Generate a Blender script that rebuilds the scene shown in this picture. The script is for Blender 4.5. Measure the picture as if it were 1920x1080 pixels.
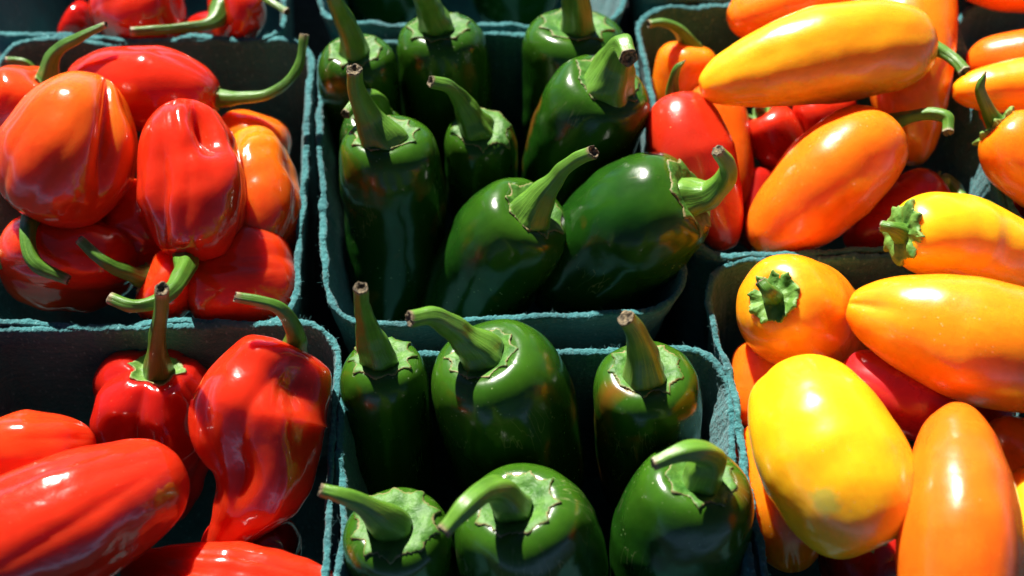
import bpy, math, random
import numpy as np
from mathutils import Vector, Matrix

for o in list(bpy.data.objects):
    bpy.data.objects.remove(o, do_unlink=True)
R = lambda d: d*math.pi/180
SC = bpy.context.scene
COL = SC.collection

# ---------------------------------------------------------------- camera
RIM = 0.078                      # height of the basket rims above the table
CAM_H = 0.344                    # camera above the rims
PITCH = R(57.5)                  # looking down by this much
FPX = 2400.0                     # focal length in photo pixels (1920 wide)
cam_d = bpy.data.cameras.new("camera")
cam = bpy.data.objects.new("camera", cam_d); COL.objects.link(cam)
cam.location = (0, 0, RIM + CAM_H)
cam.rotation_euler = (math.pi/2 - PITCH, 0, 0)
cam_d.sensor_width = 36.0
cam_d.lens = FPX/1920*36.0
cam_d.clip_start = 0.01; cam_d.clip_end = 100
cam_d.dof.use_dof = True
cam_d.dof.focus_distance = 0.385
cam_d.dof.aperture_fstop = 8.0
SC.camera = cam

# ---------------------------------------------------------------- light
SUN_EL = R(41.5); SUN_AZ = R(-22)          # azimuth from +y (behind the baskets), negative = left
to_sun = Vector((math.sin(SUN_AZ)*math.cos(SUN_EL), math.cos(SUN_AZ)*math.cos(SUN_EL), math.sin(SUN_EL)))
world = bpy.data.worlds.new("World"); SC.world = world; world.use_nodes = True
wn = world.node_tree.nodes; wl = world.node_tree.links
sky = wn.new("ShaderNodeTexSky"); sky.sky_type = 'NISHITA'; sky.sun_disc = False
sky.altitude = 13500; sky.sun_elevation = SUN_EL; sky.sun_rotation = SUN_AZ
wl.new(sky.outputs[0], wn["Background"].inputs[0]); wn["Background"].inputs[1].default_value = 0.05
sun_d = bpy.data.lights.new("sun", 'SUN'); sun_d.energy = 5.0; sun_d.angle = R(1.0); sun_d.color = (1, .95, .86)
sun = bpy.data.objects.new("sun", sun_d); COL.objects.link(sun)
sun.rotation_euler = to_sun.to_track_quat('Z', 'Y').to_euler()
sun.location = (0, 0.3, 2)
vs = SC.view_settings
vs.view_transform = 'Standard'; vs.look = 'None'; vs.exposure = 1.48; vs.gamma = 1.0; vs.use_curve_mapping = False
SC.render.engine = 'CYCLES'
SC.cycles.max_bounces = 8; SC.cycles.diffuse_bounces = 4; SC.cycles.glossy_bounces = 4
SC.cycles.use_denoising = True
SC.cycles.sample_clamp_indirect = 6.0

# ---------------------------------------------------------------- measuring
CP = np.array([0, 0, RIM + CAM_H])
FWD = np.array([0, math.cos(PITCH), -math.sin(PITCH)])
UPV = np.array([0, math.sin(PITCH), math.cos(PITCH)])
RGT = np.array([1.0, 0, 0])
def P(px, py, zc):
    """point at height zc (cm above the rims) on the sight line of a photo pixel"""
    d = FWD + RGT*((px-960)/FPX) - UPV*((py-540)/FPX)
    k = (RIM + zc*.01 - CP[2]) / d[2]
    return CP + d*k
def depth(p): return float(np.dot(p-CP, FWD))
def PX(p, r): return r*depth(p)/FPX        # a radius in photo pixels at that point, in metres

def catmull(pts, n):
    pts = np.asarray(pts, float)
    if len(pts) == 2:
        t = np.linspace(0, 1, n)[:, None]; return pts[0]*(1-t) + pts[1]*t
    e = np.vstack([2*pts[0]-pts[1], pts, 2*pts[-1]-pts[-2]])
    m = len(pts)-1
    x = np.linspace(0, m, n); i = np.minimum(x.astype(int), m-1); t = (x-i)[:, None]
    a, b, c, d = e[i], e[i+1], e[i+2], e[i+3]
    return .5*((2*b)+(c-a)*t+(2*a-5*b+4*c-d)*t*t+(3*b-a-3*c+d)*t**3)

class Noise:
    def __init__(s, seed, freq, n=7):
        g = np.random.RandomState(seed); v = g.normal(size=(n, 3)); v /= np.linalg.norm(v, axis=1)[:, None]
        s.k = v*freq*(0.6+0.8*g.rand(n))[:, None]*6.283; s.p = g.rand(n)*6.283; s.n = n
    def __call__(s, p): return np.sin(p@s.k.T + s.p).sum(-1)/math.sqrt(s.n)

# ---------------------------------------------------------------- object helpers
def mesh_obj(name, verts, faces, mat, parent=None, attrs=None, smooth=True):
    me = bpy.data.meshes.new(name)
    me.from_pydata([tuple(v) for v in verts], [], [tuple(f) for f in faces])
    if smooth: me.polygons.foreach_set("use_smooth", [True]*len(me.polygons))
    for k, v in (attrs or {}).items():
        a = me.attributes.new(k, 'FLOAT', 'POINT'); a.data.foreach_set("value", np.asarray(v, np.float32))
    me.materials.append(mat)
    me.update()
    o = bpy.data.objects.new(name, me); COL.objects.link(o)
    if parent is not None:
        o.parent = parent
        o.matrix_parent_inverse = Matrix.Translation(parent.location).inverted()
    return o
def thing(name, label, cat, loc, group=None):
    o = bpy.data.objects.new(name, None); COL.objects.link(o)
    o.location = loc; o.empty_display_size = .01
    o["label"] = label; o["category"] = cat
    if group: o["group"] = group
    return o
def grid_faces(nv, nu, off=0, wrap=True):
    f = []
    for i in range(nv-1):
        for j in range(nu if wrap else nu-1):
            k = (j+1) % nu
            f.append((off+i*nu+j, off+i*nu+k, off+(i+1)*nu+k, off+(i+1)*nu+j))
    return f

# ---------------------------------------------------------------- materials
def new_mat(name):
    m = bpy.data.materials.new(name); m.use_nodes = True
    n = m.node_tree.nodes; l = m.node_tree.links
    return m, n, l, n["Principled BSDF"]
def c4(c): return (c[0], c[1], c[2], 1)
def add(n, t, **kw):
    x = n.new(t)
    for k, v in kw.items(): setattr(x, k, v)
    return x
def noise_node(n, l, co, scale, detail=3, rough=.55):
    x = add(n, "ShaderNodeTexNoise"); x.inputs["Scale"].default_value = scale
    x.inputs["Detail"].default_value = detail; x.inputs["Roughness"].default_value = rough
    l.new(co, x.inputs["Vector"]); return x
def ramp(n, l, src, stops):
    x = add(n, "ShaderNodeValToRGB"); r = x.color_ramp
    while len(r.elements) < len(stops): r.elements.new(.5)
    for e, (p, c) in zip(r.elements, stops): e.position = p; e.color = c4(c) if len(c) == 3 else c
    l.new(src, x.inputs[0]); return x
def mix(n, l, fac, a, b):
    x = add(n, "ShaderNodeMix", data_type='RGBA')
    if isinstance(fac, float): x.inputs[0].default_value = fac
    else: l.new(fac, x.inputs[0])
    for s, v in ((x.inputs[6], a), (x.inputs[7], b)):
        if isinstance(v, tuple): s.default_value = c4(v)
        else: l.new(v, s)
    return x.outputs[2]
def mathn(n, l, op, a, b=None, clamp=False):
    x = add(n, "ShaderNodeMath", operation=op, use_clamp=clamp)
    for s, v in ((x.inputs[0], a), (x.inputs[1], b)):
        if v is None: continue
        if isinstance(v, (int, float)): s.default_value = v
        else: l.new(v, s)
    return x.outputs[0]

def skin_mat(name, stops, seed=0, rough=.2, sss=.25, patch=None, patch_amt=.0, spec_amt=.5, wrinkle=.0, coat=.3, streak=.1, speck=(.8, .75, .6), wax=0.0, scars=None, sscale=.006, spots=(), lw=0.0, cork=0.0, slev=.5):
    """glossy pepper skin; stops = colour along the fruit (0 stem .. 1 tip)"""
    m, n, l, b = new_mat(name)
    tc = add(n, "ShaderNodeTexCoord"); mp = add(n, "ShaderNodeMapping"); mp.inputs["Location"].default_value = (seed*1.37, seed*.71, seed*.29)
    l.new(tc.outputs["Object"], mp.inputs[0]); co = mp.outputs[0]
    at = add(n, "ShaderNodeAttribute", attribute_name="t")
    n1 = noise_node(n, l, co, 45, 3)
    t = mathn(n, l, 'ADD', at.outputs["Fac"], mathn(n, l, 'MULTIPLY', mathn(n, l, 'SUBTRACT', n1.outputs[0], .5), .55))
    col = ramp(n, l, t, stops).outputs[0]
    # lengthwise grain
    ac, as_ = add(n, "ShaderNodeAttribute", attribute_name="cu"), add(n, "ShaderNodeAttribute", attribute_name="su")
    cx = add(n, "ShaderNodeCombineXYZ"); l.new(ac.outputs["Fac"], cx.inputs[0]); l.new(as_.outputs["Fac"], cx.inputs[1]); l.new(mathn(n, l, 'MULTIPLY', at.outputs["Fac"], .9), cx.inputs[2])
    cm = add(n, "ShaderNodeMapping"); cm.inputs["Location"].default_value = (seed*.37+3, seed*.91, seed*.53); l.new(cx.outputs[0], cm.inputs[0])
    nl = noise_node(n, l, cm.outputs[0], 1.7, 1, .45); nl2 = noise_node(n, l, cm.outputs[0], 9, 3, .6)
    lg = ramp(n, l, nl2.outputs[0], [(.3, (.84, .80, .8)), (.7, (1.1, 1.14, 1.1))])
    ml = add(n, "ShaderNodeMix", data_type='RGBA', blend_type='MULTIPLY'); ml.inputs[0].default_value = .28
    l.new(col, ml.inputs[6]); l.new(lg.outputs[0], ml.inputs[7]); col = ml.outputs[2]
    # mottled pigment
    n2 = noise_node(n, l, co, 160, 4)
    dk = ramp(n, l, n2.outputs[0], [(.3, (.88, .88, .88)), (.7, (1.06, 1.06, 1.06))])
    mm = add(n, "ShaderNodeMix", data_type='RGBA', blend_type='MULTIPLY'); mm.inputs[0].default_value = .8
    l.new(col, mm.inputs[6]); l.new(dk.outputs[0], mm.inputs[7]); col = mm.outputs[2]
    if patch:
        n3 = noise_node(n, l, co, 38, 3, .5)
        msk = ramp(n, l, n3.outputs[0], [(.68-patch_amt*.2, (0, 0, 0)), (.80-patch_amt*.2, (.9, .9, .9))]).outputs[0]
        col = mix(n, l, msk, col, patch)
    # lenticel specks and dust
    v = add(n, "ShaderNodeTexVoronoi"); v.inputs["Scale"].default_value = 420; l.new(co, v.inputs["Vector"])
    n4 = noise_node(n, l, co, 30, 2)
    sm = ramp(n, l, v.outputs["Distance"], [(.05, (1, 1, 1)), (.14, (0, 0, 0))]).outputs[0]
    gate = ramp(n, l, n4.outputs[0], [(.52, (0, 0, 0)), (.62, (1, 1, 1))]).outputs[0]
    sp = mathn(n, l, 'MULTIPLY', mathn(n, l, 'MULTIPLY', sm, gate), spec_amt)
    col = mix(n, l, sp, col, speck)
    if cork > 0:                                                      # thin corky stretch lines along the fruit, here and there
        cn = noise_node(n, l, cm.outputs[0], 6.5, 2, .5)
        ln = mathn(n, l, 'MULTIPLY', mathn(n, l, 'ABSOLUTE', mathn(n, l, 'SUBTRACT', cn.outputs[0], .5)), 60.0)
        gt = ramp(n, l, noise_node(n, l, co, 55, 3).outputs[0], [(.56, (0, 0, 0)), (.68, (1, 1, 1))]).outputs[0]
        col = mix(n, l, mathn(n, l, 'MULTIPLY', mathn(n, l, 'MULTIPLY', mathn(n, l, 'SUBTRACT', 1.0, ln, True), gt), cork), col, (.30, .30, .14))
    for (sp_, sr, sc_) in spots:                                      # a bruise at one place on the skin
        q = P(*sp_); vd = add(n, "ShaderNodeVectorMath", operation='DISTANCE'); l.new(tc.outputs["Object"], vd.inputs[0]); vd.inputs[1].default_value = tuple(q)
        dd = mathn(n, l, 'ADD', mathn(n, l, 'DIVIDE', vd.outputs["Value"], sr), mathn(n, l, 'MULTIPLY', mathn(n, l, 'SUBTRACT', noise_node(n, l, co, 260, 3).outputs[0], .5), 1.1))
        col = mix(n, l, ramp(n, l, dd, [(.55, (.8, .8, .8)), (1.0, (0, 0, 0))]).outputs[0], col, sc_)
    if scars:
        wv = noise_node(n, l, co, 60, 2)
        w = add(n, "ShaderNodeTexVoronoi", feature='DISTANCE_TO_EDGE'); w.inputs["Scale"].default_value = 75
        mp2 = add(n, "ShaderNodeMixRGB"); mp2.inputs[0].default_value = .04
        l.new(co, mp2.inputs[1]); l.new(wv.outputs[1], mp2.inputs[2]); l.new(mp2.outputs[0], w.inputs["Vector"])
        lm = ramp(n, l, w.outputs["Distance"], [(.0, (1, 1, 1)), (.022, (0, 0, 0))]).outputs[0]
        g2 = ramp(n, l, noise_node(n, l, co, 24, 1).outputs[0], [(.60, (0, 0, 0)), (.66, (1, 1, 1))]).outputs[0]
        col = mix(n, l, mathn(n, l, 'MULTIPLY', mathn(n, l, 'MULTIPLY', lm, g2), .65), col, scars)
    l.new(col, b.inputs["Base Color"])
    n5 = noise_node(n, l, co, 90, 4)
    rr = mathn(n, l, 'ADD', mathn(n, l, 'MULTIPLY', n5.outputs[0], .12), rough-.06)
    l.new(rr, b.inputs["Roughness"])
    b.inputs["Specular IOR Level"].default_value = slev
    b.inputs["Coat Weight"].default_value = coat; b.inputs["Coat Roughness"].default_value = .08
    b.inputs["Subsurface Weight"].default_value = sss
    b.inputs["Subsurface Radius"].default_value = (1.0, .35+.5*stops[0][1][1], .1) if stops[0][1][0] > .2 else (.4, 1.0, .15)
    b.inputs["Subsurface Scale"].default_value = sscale
    # relief: broad dimples + faint lengthwise streaks + pores
    nb = noise_node(n, l, co, 110, 2, .5); nf = noise_node(n, l, co, 900, 2)
    h = mathn(n, l, 'ADD', mathn(n, l, 'MULTIPLY', nb.outputs[0], .6+wrinkle), mathn(n, l, 'MULTIPLY', nf.outputs[0], .035))
    if wrinkle > 0:
        nr = noise_node(n, l, co, 230, 2, .5)
        rid = mathn(n, l, 'ABSOLUTE', mathn(n, l, 'SUBTRACT', nr.outputs[0], .5))
        h = mathn(n, l, 'ADD', h, mathn(n, l, 'MULTIPLY', rid, wrinkle*.9))
    if lw > 0:                                                        # wrinkles that run from stem to tip
        r1 = mathn(n, l, 'ABSOLUTE', mathn(n, l, 'SUBTRACT', nl.outputs[0], .5))
        r1 = mathn(n, l, 'MINIMUM', mathn(n, l, 'MULTIPLY', r1, 6.0), 1.0)
        h = mathn(n, l, 'ADD', h, mathn(n, l, 'ADD', mathn(n, l, 'MULTIPLY', r1, lw*.42), mathn(n, l, 'MULTIPLY', nl2.outputs[0], lw*.10)))
    bp = add(n, "ShaderNodeBump"); bp.inputs["Strength"].default_value = .40; bp.inputs["Distance"].default_value = .0014
    l.new(h, bp.inputs["Height"]); l.new(bp.outputs[0], b.inputs["Normal"]); l.new(bp.outputs[0], b.inputs["Coat Normal"])
    return m

def stem_mat(name, base, pale, tip, seed=0):
    m, n, l, b = new_mat(name)
    tc = add(n, "ShaderNodeTexCoord"); at = add(n, "ShaderNodeAttribute", attribute_name="t"); au = add(n, "ShaderNodeAttribute", attribute_name="u")
    co = tc.outputs["Object"]
    n1 = noise_node(n, l, co, 120, 4)
    cv = add(n, "ShaderNodeCombineXYZ"); l.new(mathn(n, l, 'MULTIPLY', at.outputs["Fac"], 1.5), cv.inputs[0]); l.new(mathn(n, l, 'MULTIPLY', au.outputs["Fac"], 14.0), cv.inputs[1]); cv.inputs[2].default_value = seed
    n2 = noise_node(n, l, cv.outputs[0], 1.6, 4)
    col = ramp(n, l, n2.outputs[0], [(.25, base), (.8, pale)]).outputs[0]
    col = mix(n, l, ramp(n, l, n1.outputs[0], [(.5, (0, 0, 0)), (.75, (.5, .5, .5))]).outputs[0], col, tuple(x*.5 for x in base))
    tt = mathn(n, l, 'ADD', at.outputs["Fac"], mathn(n, l, 'MULTIPLY', mathn(n, l, 'SUBTRACT', n2.outputs[0], .5), .10))
    col = mix(n, l, ramp(n, l, tt, [(.965, (0, 0, 0)), (1.02, (1, 1, 1))]).outputs[0], col, tip)
    l.new(col, b.inputs["Base Color"])
    b.inputs["Roughness"].default_value = .33
    b.inputs["Subsurface Weight"].default_value = .15; b.inputs["Subsurface Radius"].default_value = (.5, 1, .2); b.inputs["Subsurface Scale"].default_value = .0015
    nf = noise_node(n, l, co, 500, 3)
    bp = add(n, "ShaderNodeBump"); bp.inputs["Strength"].default_value = .7; bp.inputs["Distance"].default_value = .0008
    l.new(mathn(n, l, 'ADD', mathn(n, l, 'MULTIPLY', n2.outputs[0], .45), mathn(n, l, 'MULTIPLY', nf.outputs[0], .25)), bp.inputs["Height"]); l.new(bp.outputs[0], b.inputs["Normal"])
    return m

def calyx_mat(name, base, pale, edge):
    m, n, l, b = new_mat(name)
    tc = add(n, "ShaderNodeTexCoord"); at = add(n, "ShaderNodeAttribute", attribute_name="e")
    co = tc.outputs["Object"]
    n1 = noise_node(n, l, co, 220, 4)
    col = ramp(n, l, n1.outputs[0], [(.33, base), (.68, pale)]).outputs[0]
    ee = mathn(n, l, 'ADD', at.outputs["Fac"], mathn(n, l, 'MULTIPLY', mathn(n, l, 'SUBTRACT', n1.outputs[0], .5), .22))
    col = mix(n, l, ramp(n, l, ee, [(.93, (0, 0, 0)), (1.0, (1, 1, 1))]).outputs[0], col, edge)
    l.new(col, b.inputs["Base Color"]); b.inputs["Roughness"].default_value = .55; b.inputs["Specular IOR Level"].default_value = .3
    b.inputs["Subsurface Weight"].default_value = .12; b.inputs["Subsurface Radius"].default_value = (.5, 1, .2); b.inputs["Subsurface Scale"].default_value = .0015
    nf = noise_node(n, l, co, 420, 3)
    bp = add(n, "ShaderNodeBump"); bp.inputs["Strength"].default_value = .7; bp.inputs["Distance"].default_value = .0008
    l.new(nf.outputs[0], bp.inputs["Height"]); l.new(bp.outputs[0], b.inputs["Normal"])
    return m

def cork_mat():
    m, n, l, b = new_mat("dry_stem_end")
    tc = add(n, "ShaderNodeTexCoord"); n1 = noise_node(n, l, tc.outputs["Object"], 900, 4)
    l.new(ramp(n, l, n1.outputs[0], [(.38, (.03, .022, .012)), (.68, (.24, .18, .10))]).outputs[0], b.inputs["Base Color"])
    b.inputs["Roughness"].default_value = .85
    bp = add(n, "ShaderNodeBump"); bp.inputs["Distance"].default_value = .0008; l.new(n1.outputs[0], bp.inputs["Height"]); l.new(bp.outputs[0], b.inputs["Normal"])
    return m

def pulp_mat(name="teal_paper_pulp", k=.48, fz=(.045, .18, .19)):
    m, n, l, b = new_mat(name)
    tc = add(n, "ShaderNodeTexCoord"); co = tc.outputs["Object"]
    n1 = noise_node(n, l, co, 60, 5); n2 = noise_node(n, l, co, 700, 4, .65)
    mp = add(n, "ShaderNodeMapping"); mp.inputs["Scale"].default_value = (1, 1, 5); l.new(co, mp.inputs[0])
    n3 = noise_node(n, l, mp.outputs[0], 55, 4)
    a = ramp(n, l, n1.outputs[0], [(.3, (.030*k, .205*k, .225*k)), (.7, (.062*k, .320*k, .335*k))]).outputs[0]
    a = mix(n, l, ramp(n, l, n2.outputs[0], [(.45, (0, 0, 0)), (.75, (.55, .55, .55))]).outputs[0], a, fz)
    a = mix(n, l, ramp(n, l, n3.outputs[0], [(.5, (0, 0, 0)), (.72, (.35, .35, .35))]).outputs[0], a, (.05*k, .15*k, .19*k))
    vf = add(n, "ShaderNodeTexVoronoi"); vf.inputs["Scale"].default_value = 520
    mv = add(n, "ShaderNodeMapping"); mv.inputs["Scale"].default_value = (1, .6, .45); mv.inputs["Rotation"].default_value = (.5, .9, .3); l.new(co, mv.inputs[0]); l.new(mv.outputs[0], vf.inputs["Vector"])
    a = mix(n, l, ramp(n, l, vf.outputs["Distance"], [(.08, (.5, .5, .5)), (.2, (0, 0, 0))]).outputs[0], a, (.20, .42, .42))
    n6 = noise_node(n, l, co, 26, 4, .6)
    a = mix(n, l, ramp(n, l, n6.outputs[0], [(.52, (0, 0, 0)), (.66, (.45, .45, .45))]).outputs[0], a, (.035, .075, .085))
    l.new(a, b.inputs["Base Color"]); b.inputs["Roughness"].default_value = .9; b.inputs["Specular IOR Level"].default_value = .25
    b.inputs["Sheen Weight"].default_value = .15
    bp = add(n, "ShaderNodeBump"); bp.inputs["Strength"].default_value = .9; bp.inputs["Distance"].default_value = .0012
    l.new(mathn(n, l, 'ADD', n2.outputs[0], mathn(n, l, 'MULTIPLY', n3.outputs[0], .9)), bp.inputs["Height"]); l.new(bp.outputs[0], b.inputs["Normal"])
    return m
def cloth_mat():
    m, n, l, b = new_mat("dark_table_cloth")
    tc = add(n, "ShaderNodeTexCoord"); n1 = noise_node(n, l, tc.outputs["Object"], 300, 4)
    l.new(ramp(n, l, n1.outputs[0], [(.3, (.008, .009, .011)), (.7, (.02, .022, .025))]).outputs[0], b.inputs["Base Color"])
    b.inputs["Roughness"].default_value = .9
    bp = add(n, "ShaderNodeBump"); bp.inputs["Distance"].default_value = .0005; l.new(n1.outputs[0], bp.inputs["Height"]); l.new(bp.outputs[0], b.inputs["Normal"])
    return m

M_PULP = pulp_mat(); M_RIM = pulp_mat("sunlit_pulp_rim", .52, (.10, .29, .30)); M_CLOTH = cloth_mat(); M_CORK = cork_mat()  # rim pulp is coloured lighter as sunlit, wall pulp darker as shaded
GREEN_D = (.0035, .024, .0025); GREEN_M = (.0085, .047, .0035); GREEN_L = (.028, .090, .005)  # sunlit tops and shaded lower ends are put into these greens
M_STEM_J = [stem_mat("jalapeno_stem_%d" % i, *c, seed=i*3.1) for i, c in enumerate([((.055, .16, .012), (.14, .29, .03), (.20, .15, .08)), ((.05, .14, .012), (.17, .27, .04), (.10, .07, .04))])]
M_STEM_H = stem_mat("habanero_stem", (.035, .12, .010), (.11, .23, .025), (.30, .22, .12), 5)
M_STEM_S = stem_mat("sweet_stem", (.04, .13, .012), (.13, .26, .03), (.42, .36, .24), 8)
M_CAL_J = calyx_mat("jalapeno_calyx", (.022, .090, .008), (.075, .19, .022), (.20, .16, .07))
M_CAL_H = calyx_mat("habanero_calyx", (.04, .12, .015), (.12, .22, .04), (.25, .2, .08))
M_CAL_S = calyx_mat("sweet_calyx", (.04, .125, .012), (.14, .27, .045), (.20, .26, .06))

# ---------------------------------------------------------------- setting
def table():
    n = 60; xs = np.linspace(-.7, .7, n); ys = np.linspace(-.3, .9, n)
    N1 = Noise(3, 4)
    v = []
    for y in ys:
        for x in xs: v.append((x, y, -.0006 + .0004*N1(np.array([x, y, 0.]))))
    o = mesh_obj("table_top", v, grid_faces(n, n, wrap=False), M_CLOTH)
    o["kind"] = "structure"; o["label"] = "dark cloth covered table top under the baskets"
table()

def rounded_loop(c, rads, n):
    """closed loop through four corners (counter-clockwise) with rounded corners, n points evenly spaced"""
    pts = []
    for i in range(4):
        p, q, s = np.array(c[i-1]), np.array(c[i]), np.array(c[(i+1) % 4])
        d1 = (p-q)/np.linalg.norm(p-q); d2 = (s-q)/np.linalg.norm(s-q)
        r = rads[i]; a = q+d1*r; b = q+d2*r
        for t in np.linspace(0, 1, 14):
            pts.append(a*(1-t)**2*1.0 + 2*q*t*(1-t) + b*t*t)
    pts = np.array(pts); pts2 = np.vstack([pts, pts[:1]])
    L = np.r_[0, np.cumsum(np.linalg.norm(np.diff(pts2, axis=0), axis=1))]
    s = np.linspace(0, L[-1], n, endpoint=False)
    return np.stack([np.interp(s, L, pts2[:, k]) for k in range(2)], 1)

def basket(label, corners, seed, dz=0.0, wave=1.0, rads=(.016,)*4):
    """moulded paper pulp punnet; corners = rim corners in photo pixels: back-left, back-right, front-right, front-left"""
    g = np.random.RandomState(seed)
    c = [P(x, y, dz)[:2] for x, y in (corners[3], corners[2], corners[1], corners[0])]    # counter-clockwise from above
    n = 900
    loop = rounded_loop(c, rads, n)
    cen = loop.mean(0)
    tg = np.roll(loop, -1, 0)-np.roll(loop, 1, 0); tg /= np.linalg.norm(tg, axis=1)[:, None]
    nrm = np.stack([tg[:, 1], -tg[:, 0]], 1)                       # outward
    N1, N2, N3, N4 = Noise(seed, 18), Noise(seed+50, 70), Noise(seed+90, 260), Noise(seed+130, 700)
    l3 = np.c_[loop, np.zeros(n)]
    zt = RIM + dz*.01 + wave*(.0009*N1(l3) + .00045*N2(l3)) + .00010*N3(l3) + .00010*N4(l3)
    side = wave*(.0009*N1(l3+7.7) + .00028*N2(l3+3.1))
    th = .00105*np.clip(1 + .16*N2(l3*1.4+9) + .10*N3(l3*.8+4), .6, 1.5)
    def ring(h, off, jit, rough):
        """h = 0 at the table .. 1 at the rim"""
        inset = -.0085*(1-h) - .0012*np.sin(h*math.pi)              # walls lean out
        z = np.full(n, .0008) + (zt-.0008)*h
        p3 = np.c_[loop, z]
        o = off + inset + side*h**3 + wave*.0007*N2(p3*.8+5)*math.sin(min(1, h)*math.pi) + rough*(.00007*N3(p3+float(np.mean(off))*300) + .00010*N4(p3+float(np.mean(off))*900)) + jit*(g.rand(n)-.5)*.00020
        shrink = loop + nrm*o[:, None]
        return np.c_[shrink, z + jit*(g.rand(n)-.5)*.0002]
    e = thing("berry_basket", label, "basket", (float(cen[0]), float(cen[1]), 0.0), "teal paper pulp baskets")
    hs = np.array([0, .06, .2, .4, .6, .75, .86, .93, .965])
    outer = [ring(h, th, .3, 1) for h in hs]; inner = [ring(h, -th, .3, 1) for h in hs[::-1]]
    # wall : outside up, inside down
    wo = np.vstack(outer); wi = np.vstack(inner)
    f = grid_faces(len(hs), n)
    mesh_obj("wall", np.vstack([wo, wi]), f + grid_faces(len(hs), n, len(wo)), M_PULP, e)
    # rim : the fuzzy edge, its colour lightened as if sunlit, a little thicker than the wall
    lip = [outer[-1]]
    for h, off in ((.980, th*1.03), (.992, th*1.05), (.999, th*.86), (1.0, th*.3), (1.0, -th*.35), (.998, -th*.85), (.991, -th*1.03), (.980, -th*1.0)):
        lip.append(ring(h, off, 1.5, 1.2))
    lip.append(inner[0])
    rim = mesh_obj("rim", np.vstack(lip), grid_faces(len(lip), n), M_RIM, e)
    # base
    b0 = outer[0]; b1 = inner[-1].copy(); b1[:, 2] = .0022
    v = [np.vstack([b0, b1, [[cen[0], cen[1], .0008]], [[cen[0], cen[1], .0022]]])]
    fs = [(j, 2*n, (j+1) % n) for j in range(n)] + [(n+j, n+(j+1) % n, 2*n+1) for j in range(n)]
    mesh_obj("base", v[0], fs, M_PULP, e)
    # loose fibres along the rim
    V = []; F = []
    for k in range(650):
        j = g.randint(n); a = lip[4][j]; s = g.choice([-1, 1])
        d = np.r_[nrm[j]*s*(.4+g.rand()), g.rand()*1.1-.15] + np.r_[tg[j], 0]*g.normal()*1.0
        d /= np.linalg.norm(d); ln = .0003 + .0017*g.rand()**3
        w = np.cross(d, g.normal(size=3)); w /= np.linalg.norm(w); w2 = np.cross(d, w)
        a = a + np.r_[nrm[j]*s*th[j]*.7, -.0004]; bend = g.normal(size=3)*ln*.3
        i0 = len(V)
        for q, wd in ((0, .000045), (.55, .00004)):
            c0 = a + d*ln*q + bend*q*q
            V += [c0+w*wd, c0-w*.5*wd+w2*.87*wd, c0-w*.5*wd-w2*.87*wd]
        V.append(a + d*ln + bend)
        for q in range(3):
            F.append((i0+q, i0+(q+1) % 3, i0+3+(q+1) % 3, i0+3+q)); F.append((i0+3+q, i0+3+(q+1) % 3, i0+6))
    fb = mesh_obj("fibres", V, F, M_RIM, rim); fb["kind"] = "stuff"
    return e

basket("teal pulp basket holding the habaneros at middle left", [(-2, 78), (588, 70), (548, 606), (-75, 606)], 11)
basket("teal pulp basket at the top left corner with red habaneros behind the lit rim", [(-10, -400), (530, -400), (535, 76), (-45, 66)], 12)
basket("teal pulp basket at bottom left, with the dark red bell shaped pepper", [(-75, 614), (638, 608), (610, 1200), (-120, 1200)], 13, wave=.8)
basket("teal pulp basket in the centre, packed with nine jalapenos", [(597, 78), (1180, 62), (1293, 585), (606, 612)], 14, rads=(.016, .022, .016, .016))
basket("teal pulp basket at top centre behind the jalapenos, mostly in shade", [(608, -400), (1140, -400), (1172, 44), (592, 50)], 15)
basket("teal pulp basket at bottom centre holding six jalapenos", [(652, 655), (1352, 652), (1428, 1220), (618, 1220)], 16)
basket("teal pulp basket at upper right heaped with orange, yellow and red sweet peppers", [(1186, 12), (1776, 8), (1906, 462), (1288, 482)], 17)
basket("teal pulp basket at bottom right under the big yellow sweet pepper", [(1328, 490), (1950, 468), (2150, 1220), (1452, 1220)], 18)
basket("teal pulp basket cut off by the right edge of the picture", [(1786, 8), (2380, 8), (2560, 450), (1918, 455)], 19)
basket("teal pulp basket behind the upper right sweet peppers, only its front edge in view", [(1160, -420), (1700, -420), (1768, -4), (1182, 0)], 20)
basket("teal pulp basket in the top right corner behind the orange peppers", [(1715, -420), (2260, -420), (2370, -6), (1778, -4)], 21)

# ---------------------------------------------------------------- peppers
JAL = [(.035, 0), (.030, .2), (.008, .45), (.004, .64), (.028, .82), (.085, .945), (.19, 1), (.42, .985), (.68, .87), (.86, .64), (.95, .40), (1, 0)]
MINI = [(.03, 0), (.015, .2), (0, .45), (.02, .68), (.085, .89), (.2, 1), (.45, .98), (.7, .86), (.87, .66), (.95, .46), (.995, .22), (.985, 0)]
HAB = [(.05, 0), (.03, .2), (0, .42), (.02, .66), (.1, .9), (.25, 1), (.45, .98), (.65, .85), (.82, .62), (.93, .38), (1, 0)]
OVAL = [(.02, 0), (.005, .2), (0, .36), (.03, .58), (.11, .82), (.28, .98), (.5, 1), (.72, .93), (.88, .70), (.96, .46), (1, .2), (.995, 0)]

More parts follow.
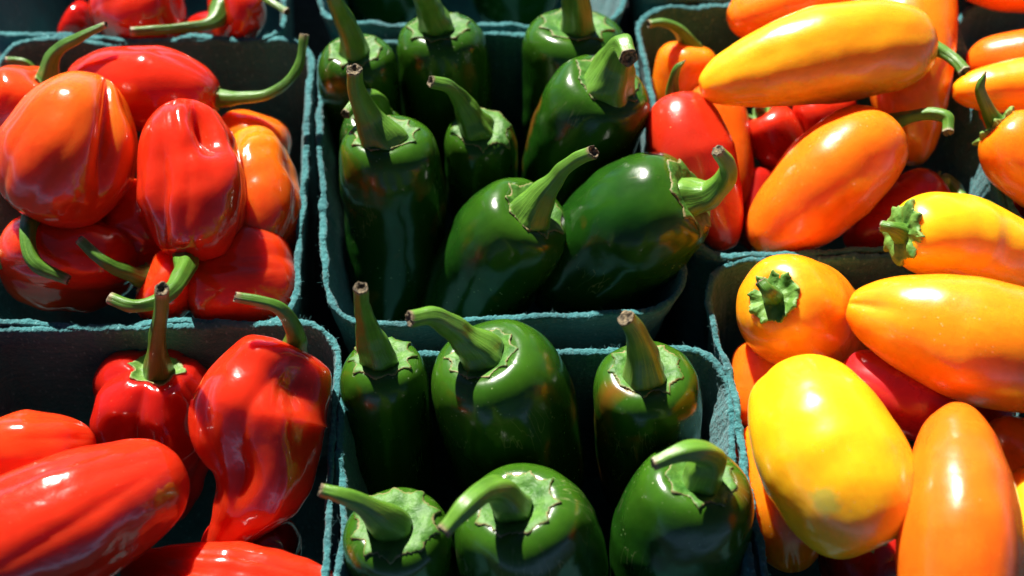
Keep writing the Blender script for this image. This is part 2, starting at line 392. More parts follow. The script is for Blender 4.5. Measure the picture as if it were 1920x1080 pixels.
JALB = [(.035, 0), (.030, .2), (.008, .45), (.004, .64), (.028, .82), (.085, .945), (.19, 1), (.45, .99), (.72, .93), (.88, .76), (.96, .52), (1, 0)]
BLOCK = [(.03, 0), (.01, .3), (0, .5), (.03, .72), (.1, .9), (.25, 1), (.5, 1), (.72, .94), (.88, .78), (.95, .6), (.995, .32), (.985, 0)]
class Body:
    def __init__(s, knots, prof, creases=(), dents=(), noise=(0, 30), seed=0, nv=76, nu=80, scale=None):
        pts = [P(*k[:3]) for k in knots]
        s.spine = catmull(pts, 60)
        seg = np.linalg.norm(np.diff(s.spine, axis=0), axis=1); s.cum = np.r_[0, np.cumsum(seg)]; s.L = s.cum[-1]
        # frames
        T = np.gradient(s.spine, axis=0); T /= np.linalg.norm(T, axis=1)[:, None]; s.T = T
        mid = 30
        tc = CP-s.spine[mid]; tc /= np.linalg.norm(tc)
        u = tc-T[mid]*np.dot(tc, T[mid])
        if np.linalg.norm(u) < .15: u = UPV-T[mid]*np.dot(UPV, T[mid])
        u /= np.linalg.norm(u)
        U = np.zeros_like(T); U[mid] = u
        for rng in (range(mid+1, 60), range(mid-1, -1, -1)):
            for i in rng:
                pv = U[i-1] if rng.step > 0 else U[i+1]
                v = pv-T[i]*np.dot(pv, T[i]); U[i] = v/np.linalg.norm(v)
        s.U = U
        rads = [k[3] if len(k) > 3 and k[3] else None for k in knots]
        R0 = [PX(p, r) for p, r in zip(pts, rads) if r]
        if len(R0) == 1: s.Rk = np.full(60, R0[0])
        else:
            idx = np.linspace(0, 59, len(knots))[[i for i, r in enumerate(rads) if r]]
            s.Rk = np.interp(np.arange(60), idx, R0)
        s.Rmax = max(R0)
        pc = catmull(prof, 400)
        d = np.r_[0, np.cumsum(np.hypot(np.diff(pc[:, 0])*s.L, np.diff(pc[:, 1])*s.Rmax))]; d /= d[-1]
        s.pa = lambda v: np.interp(v, d, pc[:, 0]); s.pr = lambda v: np.maximum(np.interp(v, d, pc[:, 1]), 0)
        s.cr = creases; s.de = dents; s.nz = noise; s.N = Noise(seed+500, noise[1]); s.N2 = Noise(seed+900, noise[1]*2.7)
        s.nv, s.nu = nv, nu
    def at(s, v, th, lift=0.0):
        """surface point(s); v along the profile 0..1, th around (0 = towards the camera, 90 deg = image left of an upright fruit)"""
        v, th = np.broadcast_arrays(np.asarray(v, float), np.asarray(th, float))
        a = s.pa(v)*s.L; r = s.pr(v)
        ac = np.clip(a, 0, s.L)
        sp = np.stack([np.interp(ac, s.cum, s.spine[:, k]) for k in range(3)], -1)
        T = np.stack([np.interp(ac, s.cum, s.T[:, k]) for k in range(3)], -1)
        U = np.stack([np.interp(ac, s.cum, s.U[:, k]) for k in range(3)], -1)
        U = U-T*(U*T).sum(-1)[..., None]; U /= np.linalg.norm(U, axis=-1)[..., None]
        W = np.cross(T, U)
        rr = r*np.interp(ac, s.cum, s.Rk)
        al = a/s.L
        m = np.ones_like(rr)
        for (t0, dep, wid, a0, a1, tw) in s.cr:
            dth = (th-R(t0+tw*(al-.3))+math.pi) % (2*math.pi)-math.pi
            env = 1/(1+np.exp(-(al-a0)/.05))*1/(1+np.exp((al-a1)/.05))
            m -= dep*env*np.exp(-(np.abs(dth)/R(wid))**1.4)
        for (da, t0, sa, st, dep) in s.de:
            dth = (th-R(t0)+math.pi) % (2*math.pi)-math.pi
            m -= dep*np.exp(-((al-da)/sa)**2-(dth/R(st))**2)
        rr = rr*m
        D = U*np.cos(th)[..., None]+W*np.sin(th)[..., None]
        p = sp + T*(a-ac)[..., None] + D*rr[..., None]
        if s.nz[0]:
            k = np.clip(r/.6, 0, 1)*s.nz[0]*s.Rmax
            p = p + D*((s.N(p)*.7+s.N2(p)*.3)*k)[..., None]
        return p
    def grid(s):
        v = np.linspace(0, 1, s.nv)[:, None]; th = np.linspace(0, 2*math.pi, s.nu, endpoint=False)[None, :]
        p = s.at(v, th).reshape(-1, 3)
        t = np.broadcast_to(np.clip(s.pa(v), 0, 1), (s.nv, s.nu)).reshape(-1)
        return p, t
    def vr(s, rho):
        """profile parameter on the stem side where the relative radius is rho"""
        vv = np.linspace(0, .45, 300); return np.interp(rho, s.pr(vv), vv)

def make_calyx(b, par, mat, rho, teeth, seed, bump=.0004, ridge=.45, jag=.19, lift=.0001, th=.00035):
    g = np.random.RandomState(seed); nu = 144; nr = 20
    ang = np.linspace(0, 2*math.pi, nu, endpoint=False)
    ph = g.rand()*6.28; tj = ang*teeth + ph + .35*np.sin(ang*2+g.rand()*6)+.35*np.sin(ang*3+g.rand()*6)
    saw = np.abs(((tj/6.283) % 1)-.5)*2                                   # 1 at a tooth tip
    big = sum(np.sin(ang*k+g.rand()*6.28)*.5/k for k in (1, 2, 3, 5))
    amp = 1+.5*np.sin(ang*2+g.rand()*6.28)
    edge = rho*(1+jag*amp*(saw**2.2-.3)+.10*big+.02*g.normal(size=nu))
    V = []; E = []
    for i in range(nr):
        q = i/(nr-4) if i < nr-3 else 1.0
        rr = .10+(edge-.10)*min(q, 1)
        v = b.vr(np.clip(rr, .02, .995))
        p = b.at(v, ang)
        dv = b.at(np.minimum(v+.01, 1), ang)-p; dt = b.at(v, ang+.03)-p
        nn = np.cross(dt, dv); nn /= np.linalg.norm(nn, axis=1)[:, None]
        cen = b.spine[min(12, 59)]
        if np.mean(((p-cen)*nn).sum(1)) < 0: nn = -nn
        h = lift + th*(1-.45*q) + bump*ridge*(saw-.4)*q*(1-.3*q) + bump*.45*b.N2(p*2.2+3)*q + .0012*max(0, 1-q*2.2)
        h = h + bump*.8*np.exp(-((q-.92)/.1)**2)*saw**2                # raised tooth tips
        if i == nr-3: h = h*.75
        if i == nr-2: h = h*.2
        if i == nr-1: h = h*0-.0012
        V.append(p+nn*np.maximum(h, -.0012)[:, None]); E += [min(q, 1)]*nu
    V = np.vstack(V)
    return mesh_obj("calyx", V, grid_faces(nr, nu), mat, par, {"e": E})

def make_stem(b, par, mat, knots, seed, cut=True, ribs=5, flare=1.0):
    g = np.random.RandomState(seed); nu = 28; nv = 46
    pts = [P(*k[:3]) for k in knots]
    rk = np.array([PX(p, k[3]) for p, k in zip(pts, knots)])
    # root it inside the fruit
    pts = [pts[0]-(pts[1]-pts[0])*.28] + pts; rk = np.r_[rk[0]*1.02*flare, rk]
    sp = catmull(pts, nv); rr = np.maximum(catmull(rk[:, None], nv)[:, 0], .0003)
    T = np.gradient(sp, axis=0); T /= np.linalg.norm(T, axis=1)[:, None]
    U = np.zeros_like(T); x = np.cross(T[0], [.3, .5, .8]); U[0] = x/np.linalg.norm(x)
    for i in range(1, nv):
        x = U[i-1]-T[i]*np.dot(U[i-1], T[i]); U[i] = x/np.linalg.norm(x)
    W = np.cross(T, U)
    ang = np.linspace(0, 2*math.pi, nu, endpoint=False)
    ph = g.rand()*6.28; n1 = Noise(seed, 110)
    V = []; t = []; uu = []
    for i in range(nv):
        q = i/(nv-1)
        m = 1+.06*np.cos(ang*ribs+ph+q*1.5)+.05*np.cos(ang*2+ph*2)
        p = sp[i]+(U[i]*np.cos(ang)[:, None]+W[i]*np.sin(ang)[:, None])*(rr[i]*m)[:, None]
        p = p+(p-sp[i])*(n1(p)*.07)[:, None]
        if q > .9: p = p*(1) + (p-sp[i])*((q-.9)*.6*(1 if cut else -8))
        V.append(p); t += [q]*nu; uu += list(np.abs(ang/6.283-.5)*2)
    f = grid_faces(nv, nu)
    V = np.vstack(V)
    o = mesh_obj("stem", V, f, mat, par, {"t": t, "u": uu})
    # dry, slightly hollow cut end
    last = V[-nu:]; c = last.mean(0); T_ = T[-1]
    cv = [last-T_*.0001]
    for k, (s_, d) in enumerate(((.97, .0002), (.8, .0002), (.55, -.0004), (.3, -.0009), (.08, -.001))):
        cv.append(c+(last-c)*s_+T_*(d+(g.rand(nu)-.5)[:, None]*.0007*(k < 2))*1.0)
    cv = np.vstack(cv)
    mesh_obj("cut_end", cv, grid_faces(6, nu) + [tuple(range(5*nu, 6*nu))], M_CORK, o)
    return o

def pepper(name, cat, label, group, knots, prof, mat, seed, stem=None, stem_m=None, calyx=None, cal_m=None, **kw):
    st = {k: kw.pop(k) for k in ("cut", "flare", "ribs") if k in kw}
    b = Body(knots, prof, seed=seed, **kw)
    p, t = b.grid()
    lo = p[p[:, 2].argmin()]
    e = thing(name, label, cat, (float(b.spine[30][0]), float(b.spine[30][1]), float(lo[2])), group)
    th = np.tile(np.linspace(0, 2*math.pi, b.nu, endpoint=False), b.nv)
    mesh_obj("body", p, grid_faces(b.nv, b.nu), mat, e, {"t": t, "cu": np.cos(th), "su": np.sin(th)})
    if calyx: make_calyx(b, e, cal_m, seed=seed+7, **calyx)
    if stem: make_stem(b, e, stem_m, stem, seed+3, **st)
    return e

#PEPPERS
GJ, GH, GS = "jalapeno peppers", "habanero peppers", "small sweet peppers"
def jmat(i, ripe=.0, lite=1.0):
    k = lambda c: tuple(x*lite for x in c)
    return skin_mat("jalapeno_skin_%d" % i, [(.0, k(GREEN_L)), (.25, k(GREEN_M)), (1, k(GREEN_D))], seed=i, rough=.21, sss=.2, sscale=.003, lw=.12, patch=(.16, .06, .006), patch_amt=ripe, spec_amt=.6, speck=(.35, .42, .2), coat=.0, slev=.36, cork=.4)
def jal(label, i, knots, stem, cal=(.54, 9), ripe=.0, sm=0, creases=None, prof=JALB, **kw):
    if stem: stem = [(x, y, z, r*(.84 if q == 0 else .84)) for q, (x, y, z, r) in enumerate(stem)]
    cal = (cal[0]+.07, cal[1])
    if creases is None: creases = [(random.Random(i).uniform(0, 360), .05, 30, .25, .8, 20), (random.Random(i+9).uniform(0, 360), .04, 26, .1, .7, -20)]
    pepper("jalapeno_pepper", "jalapeno", label, GJ, knots, prof, jmat(i, ripe), 100+i, stem, M_STEM_J[sm], dict(rho=cal[0], teeth=cal[1]), M_CAL_J, creases=creases, noise=(.026, 34), **kw)

# centre basket
jal("jalapeno in the back left corner of the centre basket, stem leaning left", 1, [(668, 92, 1.5, 76), (692, 360, -5, 76)], [(664, 98, 1.5, 36), (654, 58, 2.4, 25), (628, 0, 3.8, 19), (612, -40, 4.6, 16)], ripe=.4)
jal("second jalapeno along the back of the centre basket, dark body with lit calyx", 2, [(826, 48, 1.5, 87), (852, 350, -5, 84)], [(818, 48, 1.6, 40), (802, 12, 2.6, 30), (784, -40, 4, 24)], ripe=.0)
jal("jalapeno at the back right of the centre basket with thick upright stem", 3, [(1080, 46, 1.5, 98), (1060, 340, -5, 92)], [(1082, 50, 1.6, 38), (1080, 10, 2.6, 30), (1074, -50, 4, 26)], sm=1)
jal("jalapeno with a red flush and a blunt hooked stem, right side of the centre basket", 4, [(1140, 152, 2.4, 100), (1085, 270, -.5, 106), (1050, 430, -5, 92)], [(1140, 158, 2.5, 58), (1158, 112, 3.5, 40), (1168, 88, 4.3, 27), (1178, 108, 4.5, 20)], cal=(.54, 8), ripe=.4)
jal("tall dark jalapeno at the left wall of the centre basket, brown scar below calyx", 5, [(722, 250, 1.9, 98), (742, 420, -1.6, 98), (726, 620, -4.8, 90)], [(714, 262, 1.9, 52), (690, 218, 2.7, 31), (669, 170, 4, 20), (664, 130, 5, 16)], ripe=.4, cal=(.50, 9))
jal("jalapeno hidden behind the tall left one, only a bent stem and an edge showing", 6, [(700, 222, .6, 62), (694, 420, -4.5, 60)], [(712, 212, .7, 28), (702, 184, 1.4, 18), (672, 188, 2, 14), (648, 214, 2.2, 11)])
jal("small jalapeno in the middle of the centre basket with stem leaning left", 7, [(902, 238, .8, 69), (905, 440, -5, 66)], [(892, 240, .8, 40), (868, 196, 1.8, 23), (842, 163, 2.8, 16), (808, 152, 3.2, 12)], cal=(.66, 8))
jal("jalapeno lying at the front of the centre basket with straight stem pointing up right", 8, [(1000, 392, 1.3, 98), (930, 480, -1, 108), (846, 640, -5, 100)], [(996, 398, 1.4, 46), (1030, 348, 2.3, 24), (1070, 306, 3.3, 16), (1112, 284, 4, 15)], cal=(.52, 9))
jal("fat jalapeno lying at the front right of the centre basket with curled stem", 9, [(1298, 368, 1.7, 98), (1190, 420, .3, 124), (1030, 560, -3.6, 110)], [(1288, 372, 1.7, 48), (1334, 362, 2.1, 30), (1366, 318, 3.1, 22), (1346, 282, 3.8, 15)], cal=(.62, 8), ripe=.2)
# front basket
jal("small dark jalapeno at the left of the bottom centre basket with upright stem", 10, [(718, 668, 1.2, 84), (745, 970, -5.4, 78)], [(710, 676, 1.2, 42), (692, 622, 2.4, 27), (680, 575, 3.6, 18), (676, 540, 4.6, 15)], cal=(.60, 10))
jal("largest jalapeno of the bottom centre basket with pale scars and stem arching left", 11, [(905, 662, 2, 118), (950, 770, -.4, 136), (1000, 980, -5, 116)], [(900, 662, 2, 50), (862, 626, 2.8, 32), (815, 594, 3.7, 22), (768, 598, 4, 17)], cal=(.46, 10), ripe=.2)
jal("jalapeno at the right of the bottom centre basket with an open cut stem", 12, [(1212, 692, 1.6, 104), (1216, 960, -5.2, 96)], [(1208, 700, 1.6, 50), (1202, 655, 2.6, 32), (1190, 618, 3.5, 22), (1174, 596, 4, 18)], cal=(.54, 9), ripe=.6, sm=1)
jal("jalapeno seen end on at bottom left of the front basket with star shaped calyx", 13, [(738, 978, 1.0, 106), (785, 1200, -5.4, 100)], [(728, 984, 1.1, 46), (690, 952, 2.2, 28), (645, 930, 2.8, 20), (602, 918, 3, 15)], cal=(.64, 10))
jal("jalapeno at the bottom edge between two others with stem curling towards the viewer", 14, [(968, 940, 1.8, 124), (1000, 1060, -1, 140), (1030, 1240, -5, 120)], [(958, 948, 1.9, 46), (926, 916, 3, 30), (880, 942, 3.7, 24), (832, 996, 3.6, 17)], cal=(.52, 10))
jal("jalapeno at bottom right of the front basket with stem folded over its top", 15, [(1312, 892, 1.8, 112), (1280, 1000, -.6, 130), (1235, 1240, -5, 112)], [(1318, 896, 1.9, 44), (1330, 856, 3, 32), (1286, 846, 3.6, 24), (1226, 870, 3.6, 14)], cal=(.52, 9), ripe=.5)
# basket behind
jal("dark jalapeno deep in the top centre basket, left one, in shade", 16, [(720, -130, -1.5, 90), (720, 40, -6, 84)], None)
jal("dark jalapeno deep in the top centre basket, right one, in shade", 17, [(980, -120, -1.8, 92), (960, 40, -6, 84)], None)

def hmat(i, stops, **kw):
    d = dict(rough=.15, sss=.9, sscale=.014, lw=.4, wrinkle=.15, coat=.3, spec_amt=.10, speck=(.9, .5, .3)); d.update(kw)
    return skin_mat("habanero_skin_%d" % i, stops, seed=i, **d)
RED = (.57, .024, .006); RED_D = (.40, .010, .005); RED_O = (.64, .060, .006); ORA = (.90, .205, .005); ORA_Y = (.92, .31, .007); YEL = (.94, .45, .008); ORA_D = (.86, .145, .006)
def hab(label, i, knots, stops, stem=None, prof=HAB, cal=(.30, 6), creases=(), dents=(), noise=(.06, 34), mk=None, **kw):
    g = random.Random(i*7+1)                                         # small puckers besides the main folds
    creases = list(creases) + [(g.uniform(0, 360), g.uniform(.025, .06), g.uniform(5, 10), a, a+g.uniform(.25, .5), g.uniform(-40, 40)) for a in (g.uniform(-.1, .7) for _ in range(7))]
    kw.setdefault("nu", 132); kw.setdefault("nv", 96)
    pepper("habanero_pepper", "habanero", label, GH, knots, prof, hmat(i, stops, **(mk or {})), 300+i, stem, M_STEM_H, dict(rho=cal[0], teeth=cal[1], bump=.0006) if stem else None, M_CAL_H, creases=creases, dents=dents, noise=noise, **kw)
def lobes(n, ph, d, w=24, a0=-.2, a1=.85, tw=0): return [(ph+360*k/n, d, w, a0, a1, tw) for k in range(n)]

HOR = (.68, .14, .006); HOY = (.76, .26, .008)
R1 = [(0, RED), (1, RED)]; R2 = [(0, RED_D), (1, RED_D)]; RB = [(0, (.68, .038, .006)), (1, (.66, .030, .006))]; RO = [(0, RED), (.45, RED), (.95, HOR)]  # RB is brightened in place of light passing through the shaded low peppers
hab("red habanero at the top left edge with blurred highlights", 1, [(330, 0, 0, 84), (170, 30, -.6, 84)], R1, creases=lobes(3, 20, .14))
hab("red habanero in the top left basket whose long stem points left along the rim", 2, [(408, 20, .2, 70), (490, 20, -.6, 74)], R1, [(416, 22, .3, 24), (392, 44, .5, 11), (320, 54, .8, 9), (246, 60, 1, 8)], cal=(.36, 6), creases=lobes(3, 50, .12))
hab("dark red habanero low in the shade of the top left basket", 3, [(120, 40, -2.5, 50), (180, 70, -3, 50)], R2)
hab("red habanero at the top left basket's right corner with thin stem over the rim", 4, [(470, -40, .0, 60), (400, -80, -.5, 60)], R1, [(474, -30, .1, 12), (500, -2, .6, 7), (538, 22, .8, 6)])
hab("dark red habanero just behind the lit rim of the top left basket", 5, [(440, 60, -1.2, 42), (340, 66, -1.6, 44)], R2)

hab("pale red habanero at the far left with tapering upright stem", 6, [(92, 152, 1.1, 90), (20, 290, -1.2, 100)], [(0, RED_O), (1, RED)], [(90, 146, 1.1, 20), (106, 98, 1.9, 13), (150, 70, 2.6, 9), (198, 46, 3, 5)], creases=lobes(3, 10, .16, 26))
hab("habanero almost hidden at the far left behind the pale red one, dry thin stem", 7, [(80, 165, -.4, 40), (20, 210, -1.5, 44)], R1, [(78, 150, -.2, 7), (50, 118, .3, 6), (12, 112, .4, 5)])
hab("smooth bright red habanero lying at the back with long stem curving up to the right", 8, [(408, 184, .7, 66), (290, 168, .9, 84), (132, 150, .3, 66)], R1, [(404, 184, .7, 20), (440, 184, .9, 13), (505, 176, 1.2, 10), (556, 132, 1.7, 9), (570, 66, 2.4, 8)], prof=OVAL, creases=[(62, .08, 18, .0, .6, 60)], mk=dict(wrinkle=.2), noise=(.02, 26))
hab("orange red lobed habanero at front left with dark stem curling down", 9, [(82, 404, .5, 116), (128, 295, 1.9, 132), (194, 150, 2.7, 104)], [(0, RED), (.4, RED_O), (1, HOR)], [(72, 392, .9, 22), (52, 430, 1.4, 16), (64, 492, 1.2, 14), (128, 525, .8, 10)], prof=OVAL, creases=[(40, .36, 12, .38, 1.4, -44), (-10, .04, 9, .1, .6, 30), (-48, .06, 14, .0, .6, 25), (80, .10, 18, .0, .8, 0), (160, .14, 30, 0, 1, 0)], dents=[(.95, 58, .20, 34, .30)], noise=(.03, 30))
hab("wrinkled red habanero with a deep hollow and stem hooking left over the rim", 10, [(354, 484, .3, 86), (366, 375, 1.5, 104), (340, 192, 2.6, 92)], R1, [(350, 480, .8, 27), (344, 508, 1.5, 19), (326, 540, 2.1, 16), (294, 565, 2.4, 14), (250, 574, 2.6, 12), (206, 560, 2.7, 11)], prof=OVAL, creases=[(-40, .20, 16, .05, .62, 20), (70, .10, 14, .2, 1.0, 0), (-8, .05, 8, .1, .7, 20)], dents=[(.74, 30, .19, 19, .62), (.80, -6, .2, 13, -.08), (.50, 46, .10, 20, -.08), (.55, 80, .2, 20, .12), (.18, 10, .1, 30, -.08)], noise=(.04, 36), mk=dict(wrinkle=.3))
hab("orange habanero at the back right, behind the other orange one", 11, [(490, 214, -.3, 74), (455, 330, -1.6, 84)], [(0, HOR), (1, RED_O)], creases=lobes(3, 40, .1), prof=OVAL)
hab("orange habanero fading to red, against the right wall of the left basket", 12, [(478, 520, -1.3, 78), (482, 385, -.2, 90), (478, 252, -.1, 76)], [(0, RED), (.3, RED_O), (.7, HOR), (1, HOY)], creases=[(60, .1, 24, 0, 1, 0), (-100, .1, 24, 0, 1, 0)], prof=OVAL)
hab("red habanero low at the front left with sun glints, below the curled stem", 13, [(10, 470, -.7, 96), (130, 482, -.8, 108), (268, 484, -1.2, 100)], RB, [(30, 480, -.8, 24), (6, 488, -.2, 18), (-30, 480, .2, 12)], prof=OVAL, creases=lobes(3, 40, .22, 24, -.2, 1.1, 30), cal=(.34, 6))
hab("dark red habanero under the wrinkled one with dark stem pointing up left", 14, [(270, 520, -.1, 70), (370, 560, -1.0, 86)], RB, [(276, 522, -.1, 26), (246, 514, .6, 15), (192, 488, 1.3, 11), (150, 450, 1.6, 9)], cal=(.38, 6))
hab("red habanero low at the front right of the left basket, against the front wall", 15, [(556, 520, -1.2, 84), (465, 525, -.8, 108), (350, 535, -1.2, 96)], RB, creases=lobes(3, 30, .14), prof=OVAL)
hab("red habanero filling the middle of the left basket below the others", 16, [(340, 450, -1.5, 100), (200, 430, -1.5, 104)], RB, prof=OVAL)

hab("dark red bell shaped habanero with four lobes and tall upright stem", 17, [(288, 690, -.6, 126), (296, 800, -2.8, 134), (325, 985, -5.6, 80)], [(0, RED_D), (1, RED_D)], [(296, 698, -.6, 28), (294, 655, .6, 18), (300, 600, 2.4, 15), (304, 542, 4.4, 13)], creases=lobes(5, 24, .20, 17, -.3, .9, 8), cal=(.40, 6), mk=dict(wrinkle=.25))
hab("red wrinkled habanero tapering to a thin tail, collapsed hollows on its side", 18, [(548, 655, 1.2, 92), (492, 775, .6, 126), (488, 895, -.3, 100), (440, 985, -1.2, 46), (394, 1052, -2, 20)], R1, [(548, 664, 1.2, 26), (552, 622, 2.2, 16), (518, 574, 3.2, 12), (442, 556, 3.6, 9)], creases=[(-14, -.14, 13, .22, .75, -44), (52, .07, 9, .3, .7, 0), (10, .05, 6, .1, .4, 60)], dents=[(.155, -26, .10, 30, .34), (.52, 24, .15, 24, .34), (.36, 78, .12, 30, -.10), (.08, 34, .06, 24, -.12)], noise=(.03, 36), prof=[(.05, 0), (.03, .2), (0, .45), (.005, .7), (.04, .92), (.15, 1), (.40, 1), (.60, 1), (.80, 1), (.93, .9), (1, 0)], mk=dict(wrinkle=.3), cal=(.34, 6))
hab("orange red habanero cut off by the left edge, above the long smooth one", 19, [(-70, 868, .6, 70), (60, 850, .8, 80), (178, 828, .2, 64)], [(0, RED_O), (1, RED)], prof=OVAL, creases=[(40, .08, 16, 0, .8, 10)])
hab("long smooth red habanero lying at the bottom left with bright ridge highlights", 20, [(-90, 1075, .8, 128), (120, 984, 1.4, 132), (342, 880, .6, 104)], [(0, RED), (1, RED)], prof=BLOCK, creases=[(58, .07, 20, 0, .8, -20), (-30, .05, 18, .2, .9, 0)], mk=dict(wrinkle=.3), noise=(.025, 30))
hab("red habanero along the bottom edge under the tailed one", 21, [(640, 1130, -1, 74), (430, 1095, -.6, 84), (232, 1070, -1, 60)], R1, prof=OVAL, creases=[(20, .12, 22, 0, 1, 0)])
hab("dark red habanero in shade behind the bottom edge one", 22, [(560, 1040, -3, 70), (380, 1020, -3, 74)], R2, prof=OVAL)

def smat(i, stops, **kw):
    d = dict(rough=.27, sscale=.009, lw=.08, sss=.75, wrinkle=.0, coat=.22, spec_amt=.5, speck=(.9, .6, .3)); d.update(kw)
    return skin_mat("sweet_skin_%d" % i, stops, seed=i+40, **d)
def sweet(label, i, knots, stops, stem=None, prof=MINI, cal=(.34, 6), creases=None, dents=(), noise=(.026, 30), mk=None, **kw):
    if creases is None: creases = lobes(3, random.Random(i).uniform(0, 120), .055, 26, .0, 1.3, 10)
    pepper("sweet_pepper", "sweet pepper", label, GS, knots, prof, smat(i, stops, **(mk or {})), 600+i, stem, M_STEM_S, dict(rho=cal[0], teeth=cal[1], bump=.0012, lift=.0004, ridge=.9, jag=.12) if stem else None, M_CAL_S, creases=creases, dents=dents, noise=noise, **kw)
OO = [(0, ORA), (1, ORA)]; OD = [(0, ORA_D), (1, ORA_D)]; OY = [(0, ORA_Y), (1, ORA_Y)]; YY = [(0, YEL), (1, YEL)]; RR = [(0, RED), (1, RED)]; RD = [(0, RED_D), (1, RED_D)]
sweet("long golden sweet pepper lying on top of the upper right basket", 1, [(1738, 82, 2.4, 80), (1540, 105, 2.6, 98), (1312, 168, 1.8, 78)], [(0, ORA_Y), (.5, (.93, .36, .008)), (1, YEL)], [(1736, 84, 2.4, 18), (1768, 98, 2.5, 12), (1792, 114, 2.6, 11), (1808, 134, 2.6, 11)], cal=(.16, 5))
sweet("orange sweet pepper standing at the back, right end of the upper right basket", 2, [(1700, -70, .8, 84), (1705, 100, .6, 88), (1712, 310, -1.2, 78)], OO)
sweet("orange sweet pepper at the top edge behind the long golden one", 3, [(1580, -20, .8, 80), (1366, 40, .2, 66)], OO)
sweet("orange sweet pepper with bent stem in the back left corner of the upper right basket", 4, [(1296, 84, .2, 58), (1262, 230, -2, 64)], OO, [(1294, 86, .2, 18), (1272, 56, .9, 11), (1244, 43, 1.3, 9), (1216, 45, 1.4, 8)], cal=(.3, 5))
sweet("red sweet pepper leaning on the left wall beside the fat jalapeno", 5, [(1264, 188, 1.0, 66), (1300, 300, .4, 84), (1366, 468, -1.2, 62)], RR, [(1264, 192, 1, 18), (1262, 160, 1.6, 11), (1268, 130, 2.2, 7), (1284, 114, 2.5, 3)], cal=(.24, 5), cut=False)
sweet("orange sweet pepper squeezed behind the leaning red one", 6, [(1330, 160, -.6, 60), (1378, 400, -2.4, 58)], OD)
sweet("round red sweet pepper showing in the gap under the golden one, dried calyx", 7, [(1428, 212, -.9, 50), (1490, 320, -2.4, 60)], RR, [(1430, 214, -.9, 14), (1424, 204, -.6, 10), (1420, 196, -.4, 9)], cal=(.42, 5))
sweet("red sweet pepper sliver between the golden and the orange pepper", 8, [(1500, 230, -1.2, 44), (1600, 190, -1.2, 44)], RR)
sweet("orange sweet pepper at the middle of the upper right basket with pale hooked stem", 9, [(1664, 238, 1.4, 84), (1560, 330, .8, 98), (1420, 470, -1.2, 78)], [(0, ORA), (1, ORA_D)], [(1670, 232, 1.4, 20), (1704, 220, 1.8, 12), (1746, 213, 2.1, 12), (1776, 222, 2.2, 12), (1778, 248, 2.1, 10)], cal=(.24, 5), prof=BLOCK)
sweet("dark red sweet pepper in shade at the front right of the upper right basket", 10, [(1772, 352, -.4, 64), (1590, 470, -2, 70)], RD, [(1778, 352, -.4, 20), (1812, 382, 0, 13), (1850, 388, .3, 12), (1882, 414, .3, 11)], cal=(.4, 5))
sweet("yellow sweet pepper with crinkled calyx at the back of the bottom right basket", 11, [(1692, 436, 2.9, 76), (1815, 452, 1.9, 86), (2010, 525, .5, 72)], [(0, YEL), (1, YEL)], [(1692, 438, 2.9, 18), (1672, 428, 3.2, 12), (1654, 424, 3.1, 10)], cal=(.66, 8))
sweet("round orange sweet pepper with ruffled calyx and short pale stub of a stem", 12, [(1450, 556, 2.0, 98), (1506, 596, -.2, 110), (1570, 640, -2.8, 96)], [(0, ORA_Y), (1, ORA)], [(1450, 556, 2.0, 20), (1440, 545, 2.7, 13), (1426, 528, 2.8, 11)], prof=BLOCK, cal=(.50, 9))
sweet("big smooth orange sweet pepper lying on top with split tip pointing left", 13, [(2040, 690, 2, 104), (1800, 630, 2.4, 122), (1590, 572, 1.9, 100)], [(0, ORA), (1, ORA_Y)], creases=[(10, .20, 10, .84, 1.4, 0), (130, .1, 20, .6, 1.4, 0), (250, .1, 20, .6, 1.4, 0)])
sweet("red sweet pepper wedged under the big orange one", 14, [(1800, 786, .2, 74), (1690, 740, .5, 76), (1578, 690, .3, 62)], [(0, (.46, .014, .016)), (1, (.46, .014, .016))], prof=BLOCK)
sweet("big yellow sweet pepper with a greenish bruise on its side", 15, [(1648, 1018, 1.0, 122), (1562, 860, 1.8, 138), (1476, 700, 1.3, 118)], YY, [(1690, 1000, .8, 14), (1704, 1012, .6, 10), (1712, 1024, .5, 8)], prof=BLOCK, cal=(.22, 5), creases=[(-28, .10, 16, .75, 1.4, 0), (150, .08, 26, 0, 1.3, 0), (70, .05, 24, 0, .6, 0)], mk=dict(spots=[((1547, 938, 2.98), .0050, (.50, .43, .06))]))
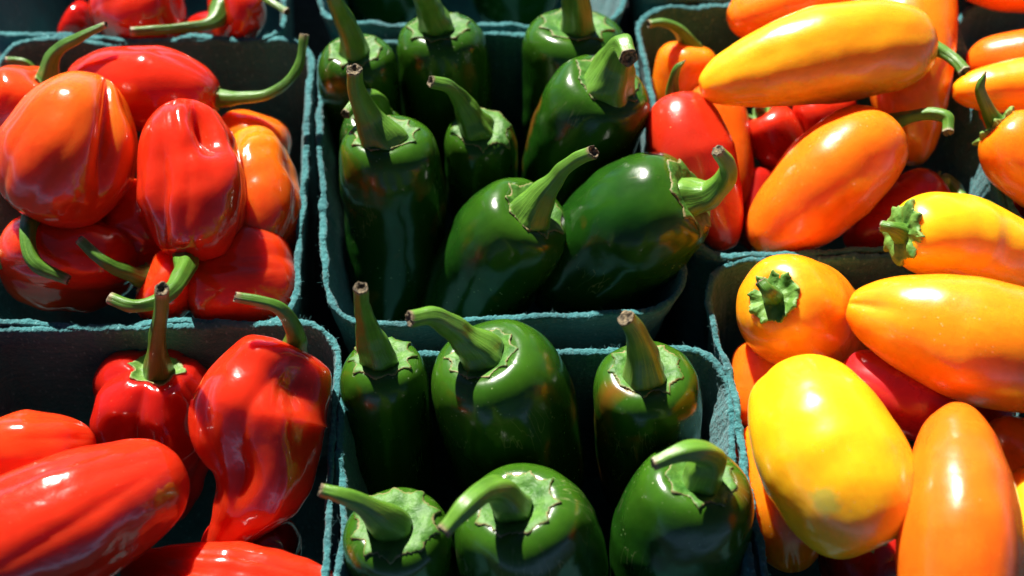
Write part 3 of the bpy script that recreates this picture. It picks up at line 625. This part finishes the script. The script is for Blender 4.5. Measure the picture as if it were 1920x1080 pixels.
sweet("orange sweet pepper standing at the bottom right with matt waxy bloom", 16, [(1800, 1260, .8, 112), (1800, 1000, 2.4, 120), (1795, 764, 2.0, 96)], OD, creases=lobes(3, 70, .05, 20, 0, 1.3))
sweet("orange sweet pepper under the big yellow one, notched tip against the basket wall", 17, [(1440, 800, -1, 70), (1470, 950, -.9, 88), (1490, 1070, -2, 80)], OO, creases=[(0, .22, 9, .86, 1.4, 0), (120, .1, 22, .5, 1.4, 0)])
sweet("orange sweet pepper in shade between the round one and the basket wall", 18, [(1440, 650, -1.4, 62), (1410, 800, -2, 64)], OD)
sweet("orange sweet pepper at the right edge beside the waxy standing one", 19, [(1990, 900, .4, 80), (1850, 800, .2, 66)], OO)
sweet("yellow sweet pepper sliver at the right edge, lowest one", 20, [(1950, 1050, .6, 60), (1940, 860, .6, 60)], YY)
sweet("red sweet pepper sliver under the big orange one at the right", 21, [(1780, 740, -.8, 50), (1900, 790, -.8, 56)], RR)
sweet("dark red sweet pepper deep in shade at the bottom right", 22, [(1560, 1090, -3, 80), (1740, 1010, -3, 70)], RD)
sweet("orange sweet pepper in the top right corner, cut off by the top edge", 23, [(2060, -60, 1.2, 84), (1790, -40, .8, 72)], OO)
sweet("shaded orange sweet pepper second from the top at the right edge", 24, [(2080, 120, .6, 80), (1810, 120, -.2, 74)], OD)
sweet("yellow orange sweet pepper with sunlit top at the right edge", 25, [(2040, 150, 1.4, 56), (1786, 172, .8, 52)], OY)
sweet("orange sweet pepper with thin curved stem and ragged calyx at the right edge", 26, [(1866, 236, 1.6, 66), (1920, 290, 1.2, 84), (2020, 400, -.5, 74)], OO, [(1872, 238, 1.6, 20), (1852, 204, 2.2, 13), (1838, 166, 2.9, 9), (1848, 136, 3.4, 4)], cal=(.62, 7), cut=False)
sweet("small orange sweet pepper peeping out below the yellow orange one", 27, [(1880, 230, -.4, 44), (1820, 240, -.8, 44)], OO)
sweet("dark red sweet pepper low at the right edge beside the shared basket wall", 28, [(1960, 410, -1.6, 66), (1880, 420, -2, 60)], RD)
sweet("dark red sweet pepper at the bottom of the gap beside the leaning red one", 29, [(1400, 330, -2.6, 60), (1440, 470, -3.2, 60)], RD)
